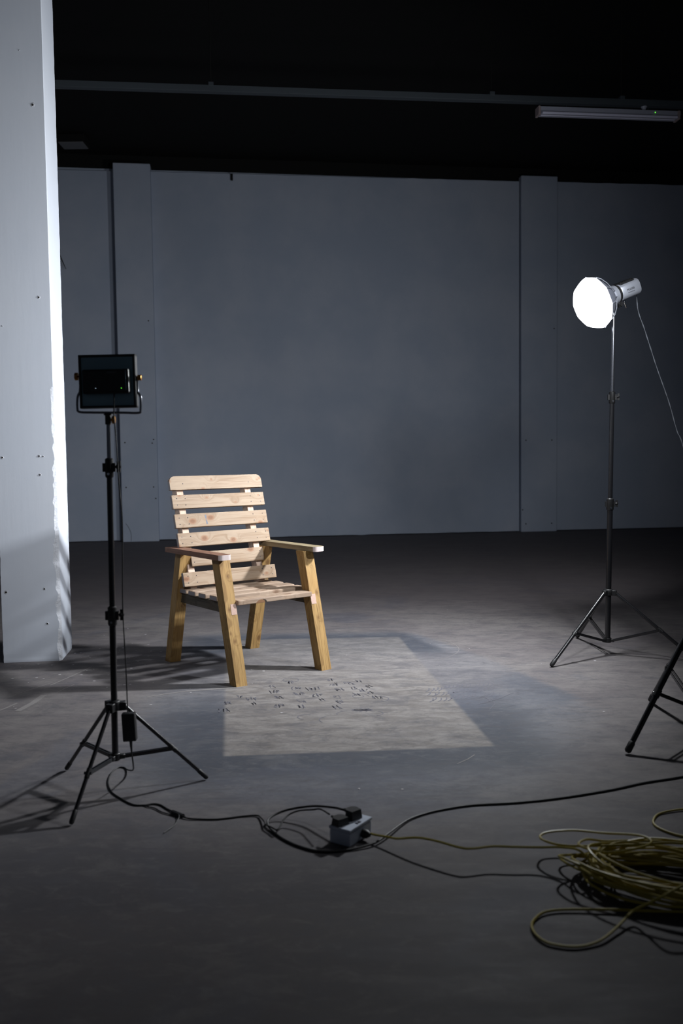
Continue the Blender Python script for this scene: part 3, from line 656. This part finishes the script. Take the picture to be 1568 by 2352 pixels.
tube(bm, [p - yo, p + sa2 * .003 - yo, p + sa2 * .016 - yo, p + sa2 * .026 - yo], [.0125, .0135, .0125, .006], 14); link('cable_gland', bm, M_plastic, yc, smooth=True)

# ------------------------------------------------------------------ softbox lights
def head(label, origin, n, up, energy, lettering=False):
    x = V(n).normalized(); y = V(up).cross(x).normalized(); z = x.cross(y)
    t = thing('softbox_light', label, 'studio light', matrix=frame(x, y, z, V(origin)))
    N = 10; R0 = .145; D0 = .125
    def rim(a, R_): 
        s = 2 * PI / N; q = ((a + .2) % s) - s / 2
        return R_ * (math.cos(s / 2) / math.cos(q) * .75 + .25)
    K = 60
    # fabric cone
    bm = bmesh.new(); prev = None
    for i in range(7):
        u = i / 6; X_ = .02 + (D0 - .02) * u; Rr = .042 + (R0 - .042) * (u ** .75)
        ring = [bm.verts.new((X_, rim(2 * PI * k / K, Rr) * math.cos(2 * PI * k / K), rim(2 * PI * k / K, Rr) * math.sin(2 * PI * k / K))) for k in range(K)]
        if prev:
            for k in range(K): bm.faces.new((prev[k], prev[(k + 1) % K], ring[(k + 1) % K], ring[k]))
        prev = ring
    link('softbox_shell', bm, M_shell, t, smooth=True)
    # diffuser: bulging dome
    bm = bmesh.new(); prev = None
    for i in range(10):
        u = i / 9 * PI / 2; X_ = D0 + .095 * math.sin(u); Rr = (R0 + .001) * math.cos(u) ** .8 if i < 9 else .0005
        ring = [bm.verts.new((X_, rim(2 * PI * k / K, Rr) * math.cos(2 * PI * k / K), rim(2 * PI * k / K, Rr) * math.sin(2 * PI * k / K))) for k in range(K)]
        if prev:
            for k in range(K): bm.faces.new((prev[k], prev[(k + 1) % K], ring[(k + 1) % K], ring[k]))
        prev = ring
    bm.faces.new(prev); link('diffuser', bm, M_diff, t, smooth=True)
    for k in range(N):
        a = 2 * PI * (k + .5) / N - .2 + .3142
        bm = bmesh.new(); tube(bm, [(.012, .046 * math.cos(a), .046 * math.sin(a)), (.05, .092 * math.cos(a), .092 * math.sin(a)), (.09, .128 * math.cos(a), .128 * math.sin(a)), (D0, .149 * math.cos(a), .149 * math.sin(a))], .0028, 6)
        link('rib', bm, M_silver, t, smooth=True)
    bm = bmesh.new(); tube(bm, [(-.012, 0, 0), (-.010, 0, 0), (.014, 0, 0), (.020, 0, 0)], [.044, .052, .052, .046], 32); link('speed_ring', bm, M_silver, t, smooth=True)
    bm = bmesh.new(); tube(bm, [(-.030, 0, 0), (-.028, 0, 0), (-.014, 0, 0), (-.012, 0, 0)], [.040, .048, .048, .042], 32); link('front_collar', bm, M_plastic, t, smooth=True)
    # lamp body: rounded box-cylinder, silver sides, black finned top
    out = [(.045 * math.copysign(abs(math.cos(a)) ** .7, math.cos(a)), .047 * math.copysign(abs(math.sin(a)) ** .7, math.sin(a))) for a in [2 * PI * k / 32 for k in range(32)]]
    bm = bmesh.new(); rings = []
    for X_, s in ((-.030, .93), (-.034, 1), (-.150, 1), (-.160, .93)): rings.append([bm.verts.new((X_, y * s, z * s)) for y, z in out])
    for i in range(3):
        for k in range(32): bm.faces.new((rings[i][k], rings[i][(k + 1) % 32], rings[i + 1][(k + 1) % 32], rings[i + 1][k]))
    bm.faces.new(rings[0]); bm.faces.new(rings[-1]); body = link('lamp_body', bm, M_silver, t, smooth=True)
    bm = bmesh.new(); box(bm, (-.085, 0, .043), (.098, .074, .012)); bevel(bm, .003, 1); link('top_cover', bm, M_plastic, body)
    for i in range(9):
        bm = bmesh.new(); box(bm, (-.044 - i * .010, 0, .0505), (.003, .066, .006)); link('cooling_fin', bm, M_plastic, body)
    bm = bmesh.new(); box(bm, (-.161, 0, 0), (.004, .07, .07)); bevel(bm, .0015, 1); link('rear_panel', bm, M_plastic, body)
    # mounting bracket and lock levers under the body
    bm = bmesh.new(); box(bm, (-.020, 0, -.060), (.024, .026, .030)); tube(bm, [(-.020, -.022, -.062), (-.020, .022, -.062)], .011, 12); bevel(bm, .002, 1); br = link('tilt_bracket', bm, M_plastic, t, smooth=True)
    bm = bmesh.new(); tube(bm, [(-.070, -.02, -.046), (-.070, -.02, -.062)], .008, 10); tube(bm, [(-.070, -.02, -.058), (-.074, -.022, -.094)], [.004, .0026], 8); link('lock_lever', bm, M_steel, t, smooth=True)
    bm = bmesh.new(); tube(bm, [(-.004, -.046, -.030), (-.008, -.05, -.052)], .0035, 8); bmesh.ops.create_uvsphere(bm, u_segments=10, v_segments=6, radius=.007, matrix=Matrix.Translation((-.008, -.05, -.056))); link('ring_latch', bm, M_steel, t, smooth=True)
    if lettering:
        for txt, sz, zz in (('MS60BI', .017, -.006), ('BI-COLOR LED', .007, -.018)):
            cu_ = D.curves.new('text', 'FONT'); cu_.body = txt; cu_.size = sz; cu_.extrude = .0003; cu_.align_x = 'CENTER'
            to = D.objects.new('text', cu_); COL.objects.link(to); bpy.context.view_layer.update()
            me = D.meshes.new_from_object(to.evaluated_get(bpy.context.evaluated_depsgraph_get())); D.objects.remove(to)
            lt = D.objects.new('lettering', me); me.materials.clear(); me.materials.append(M_plastic); COL.objects.link(lt); lt.parent = body
            # on the side facing the viewer
            s = LSIDE; xd = V((-s * -1 * 1, 0, 0)); lt.matrix_local = frame(V((-1, 0, 0)) if s > 0 else V((1, 0, 0)), V((0, 0, 1)), V((0, 1, 0)) if s > 0 else V((0, -1, 0)), V((-.088, s * .0455, zz)))
    l = D.lights.new('softbox_lamp', 'AREA'); l.shape = 'DISK'; l.size = .19; l.energy = energy; l.color = LCOL; l.spread = math.radians(SOFT_SPREAD)
    o = D.objects.new('lamp', l); COL.objects.link(o); o.parent = t
    o.matrix_local = Matrix.Translation((D0 + .104, 0, 0)) @ V(LAMP_AIM).to_track_quat('-Z', 'Y').to_matrix().to_4x4()
    return t
LSIDE = 1
LAMP_AIM = (.90, -.32, -.22)   # lamp turned off the shell's axis to keep its light off the foreground
cord = [(1.664, 5.160, 2.075), (1.690, 5.19, 2.060), (1.705, 5.2, 1.960), (1.741, 5.2, 1.859), (1.778, 5.2, 1.747), (1.815, 5.2, 1.636), (1.856, 5.2, 1.524), (1.891, 5.2, 1.424), (1.934, 5.2, 1.274), (1.969, 5.2, 1.187), (2.06, 5.2, .80), (2.12, 5.2, .35), (2.16, 5.2, .03), (2.30, 5.15, .004), (2.7, 5.0, .004)]
nB = (-.88, -.30, -.36)
head('lit round softbox light with silver body on the tall stand right of the chair', (1.528, 5.085, 2.030), nB, (0, 0, 1), SOFT_W, True)

oc = V((2.16, 5.2, 0))
tc = thing('twisted_cord', 'thin twisted cord running down from the back of the lit softbox light to the right', 'cord', oc)
bm = bmesh.new(); pp = catmull([V(p) - oc for p in cord], 6)
for ph in (0, PI):
    q = [p + V((.0015 * math.cos(i * .9 + ph), .0015 * math.sin(i * .9 + ph), 0)) for i, p in enumerate(pp)]; tube(bm, q, .0016, 5)
link('strand', bm, mat('grey_cord', (.30, .32, .36), .35, .5), tc, smooth=True)
# a further lamp of the hall, out of frame to the right, that throws the pier shadows on the back wall
l = D.lights.new('hall_lamp', 'AREA'); l.shape = 'DISK'; l.size = .35; l.energy = HALL_W; l.color = LCOL
o = D.objects.new('hall_lamp', l); COL.objects.link(o); o.location = HALL_POS; l.spread = math.radians(110)
o.rotation_euler = (V((-1.8, 12.7, 1.2)) - V(HALL_POS)).to_track_quat('-Z', 'Y').to_euler()

# ------------------------------------------------------------------ marks on the floor
M_ink = mat('faded_ink', (.115, .112, .135), .8)
def strip(bm, pts, w, z=.0007):
    pts = [V((p[0], p[1], z)) for p in pts]; prev = None
    for i, p in enumerate(pts):
        t = (pts[min(i + 1, len(pts) - 1)] - pts[max(i - 1, 0)]).normalized(); s = V((-t.y, t.x, 0)) * w / 2
        a = (bm.verts.new(p + s), bm.verts.new(p - s))
        if prev: bm.faces.new((prev[0], a[0], a[1], prev[1]))
        prev = a
def word(bm, cx_, cy_, ang, n, h, w=.0035):
    """one scrawled word: n letter-like squiggles"""
    c_, s_ = math.cos(ang), math.sin(ang)
    for k in range(n):
        x0 = (k - n / 2) * h * .42; q = []
        for j in range(random.choice((6, 7, 8))): q.append((x0 + random.uniform(0, .36) * h, random.uniform(-.8, .8) * h))
        q = [(cx_ + a * c_ - b * s_, cy_ + a * s_ + b * c_) for a, b in q]
        strip(bm, [(p.x, p.y) for p in catmull([(a, b, 0) for a, b in q], 4)], w)
random.seed(5)
words = [(-.545, 4.18, 2), (-.50, 4.28, 2), (-.545, 4.05, 3), (-.44, 4.24, 3), (-.42, 4.16, 2), (-.36, 4.47, 2), (-.34, 4.37, 3), (-.31, 4.27, 2), (-.30, 4.12, 3), (-.27, 4.55, 2), (-.235, 4.44, 3), (-.215, 4.33, 3), (-.20, 4.20, 2), (-.195, 4.10, 2), (-.15, 4.42, 4), (-.125, 4.30, 3), (-.10, 4.21, 2), (-.07, 4.60, 2), (-.05, 4.50, 3), (-.02, 4.40, 3), (-.03, 4.26, 2), (-.015, 4.17, 2), (-.03, 4.08, 2), (.03, 4.52, 3), (.05, 4.42, 2), (.06, 4.31, 2), (.08, 4.56, 2), (.10, 4.38, 3), (.13, 4.45, 2), (.16, 4.25, 3), (.13, 4.33, 2)]
for wx, wy, n in words:
    bm = bmesh.new(); word(bm, wx, wy, math.radians(random.uniform(5, 22)), n, .042, .0034); link('floor_writing', bm, M_ink, floor)
def arcs(cx_, cy_, r, a0, a1, turns=20, e=1.0, wob=.2):
    return [(cx_ + r * (1 - wob * i / turns) * math.cos(a0 + (a1 - a0) * i / turns), cy_ + e * r * (1 - wob * i / turns) * math.sin(a0 + (a1 - a0) * i / turns)) for i in range(turns + 1)]
for sp_ in (arcs(-.275, 4.60, .045, -1, 4.6), arcs(.075, 4.27, .045, 0, 7, wob=.6), arcs(.16, 4.22, .06, -2, 1.4), arcs(-.17, 3.93, .04, 1, 4.5), arcs(-.055, 3.88, .06, 2.0, 3.8), arcs(.01, 3.97, .05, 1.5, 3.4), arcs(.14, 3.98, .04, -1.5, 1.2), arcs(.62, 4.18, .07, -1.2, 1.3)):
    bm = bmesh.new(); strip(bm, sp_, .004); link('floor_scribble', bm, M_ink, floor)
bm = bmesh.new()
for k in range(9):
    a = random.uniform(0, 2 * PI); strip(bm, [(.085 + .05 * math.cos(a), 4.03 + .03 * math.sin(a)), (.085 - .04 * math.cos(a + .3), 4.03 - .03 * math.sin(a + .3))], .005)
link('floor_scribble', bm, M_ink, floor)
# hatch of short blue strokes right of the cleaned rectangle
for i in range(16):
    bm = bmesh.new()
    for j in range(3):
        x = .40 + i * .022 + random.uniform(-.004, .004); y = 4.16 + j * .095 + random.uniform(-.02, .02) + i * .006
        strip(bm, [(x, y), (x + .018, y + .03), (x + .022, y + .065)], .006 if i < 9 else .0035)
    link('floor_hatching', bm, M_ink, floor)
for (p, q) in (((.62, 4.10), (.82, 4.30)), ((.66, 4.02), (.70, 4.20)), ((.74, 4.05), (.80, 4.12))):
    bm = bmesh.new(); strip(bm, [p, ((p[0] + q[0]) / 2 + .02, (p[1] + q[1]) / 2), q], .0035); link('floor_scribble', bm, M_ink, floor)
# flecks of old paint near the pillar and here and there
M_fleck = mat('paint_fleck', (.42, .40, .41), .8)
bm = bmesh.new(); random.seed(3)
def fleck(x, y, r):
    vs = [bm.verts.new((x + r * random.uniform(.5, 1.3) * math.cos(a), y + r * random.uniform(.5, 1.3) * math.sin(a), .0012)) for a in [2 * PI * k / 6 for k in range(6)]]
    bm.faces.new(vs)
for _ in range(70): fleck(random.gauss(-1.35, .35), random.gauss(5.05, .42), random.uniform(.003, .010))
for x, y in ((1.16, 3.96), (1.70, 3.60), (1.62, 3.45), (1.72, 3.42), (1.55, 3.38), (1.40, 4.95), (-.50, 4.83), (-.43, 4.80), (.2, 3.05), (.05, 3.06), (.75, 5.3), (-.28, 4.0), (-1.75, 4.7), (1.6, 3.05)): fleck(x, y, random.uniform(.005, .010))
for _ in range(40): fleck(random.uniform(-1, 2.2), random.uniform(4.2, 7.5), random.uniform(.002, .0045))
stuff(link('paint_flecks', bm, M_fleck, floor))
M_scr = mat('scratch', (.235, .22, .215), .8)
bm = bmesh.new()
for p, q, w in (((-1.50, 4.08), (-1.47, 4.36), .030), ((-1.62, 4.02), (-1.55, 4.22), .012), ((-1.50, 4.55), (-1.40, 4.95), .009), ((-1.62, 4.36), (-1.50, 4.62), .006), ((-1.42, 4.40), (-1.38, 4.56), .005), ((-1.56, 3.30), (-1.50, 3.42), .004), ((.42, 3.30), (.50, 3.40), .004), ((-.78, 4.40), (-.50, 4.47), .016), ((-.95, 4.30), (-.78, 4.40), .010)):
    m_ = ((p[0] + q[0]) / 2 + random.uniform(-.01, .01), (p[1] + q[1]) / 2); strip(bm, [p, m_, q], w, .0009)
strip(bm, arcs(.30, 5.35, .40, -.9, .9, wob=.05), .0025, .0009)

stuff(link('floor_scratches', bm, M_scr, floor))
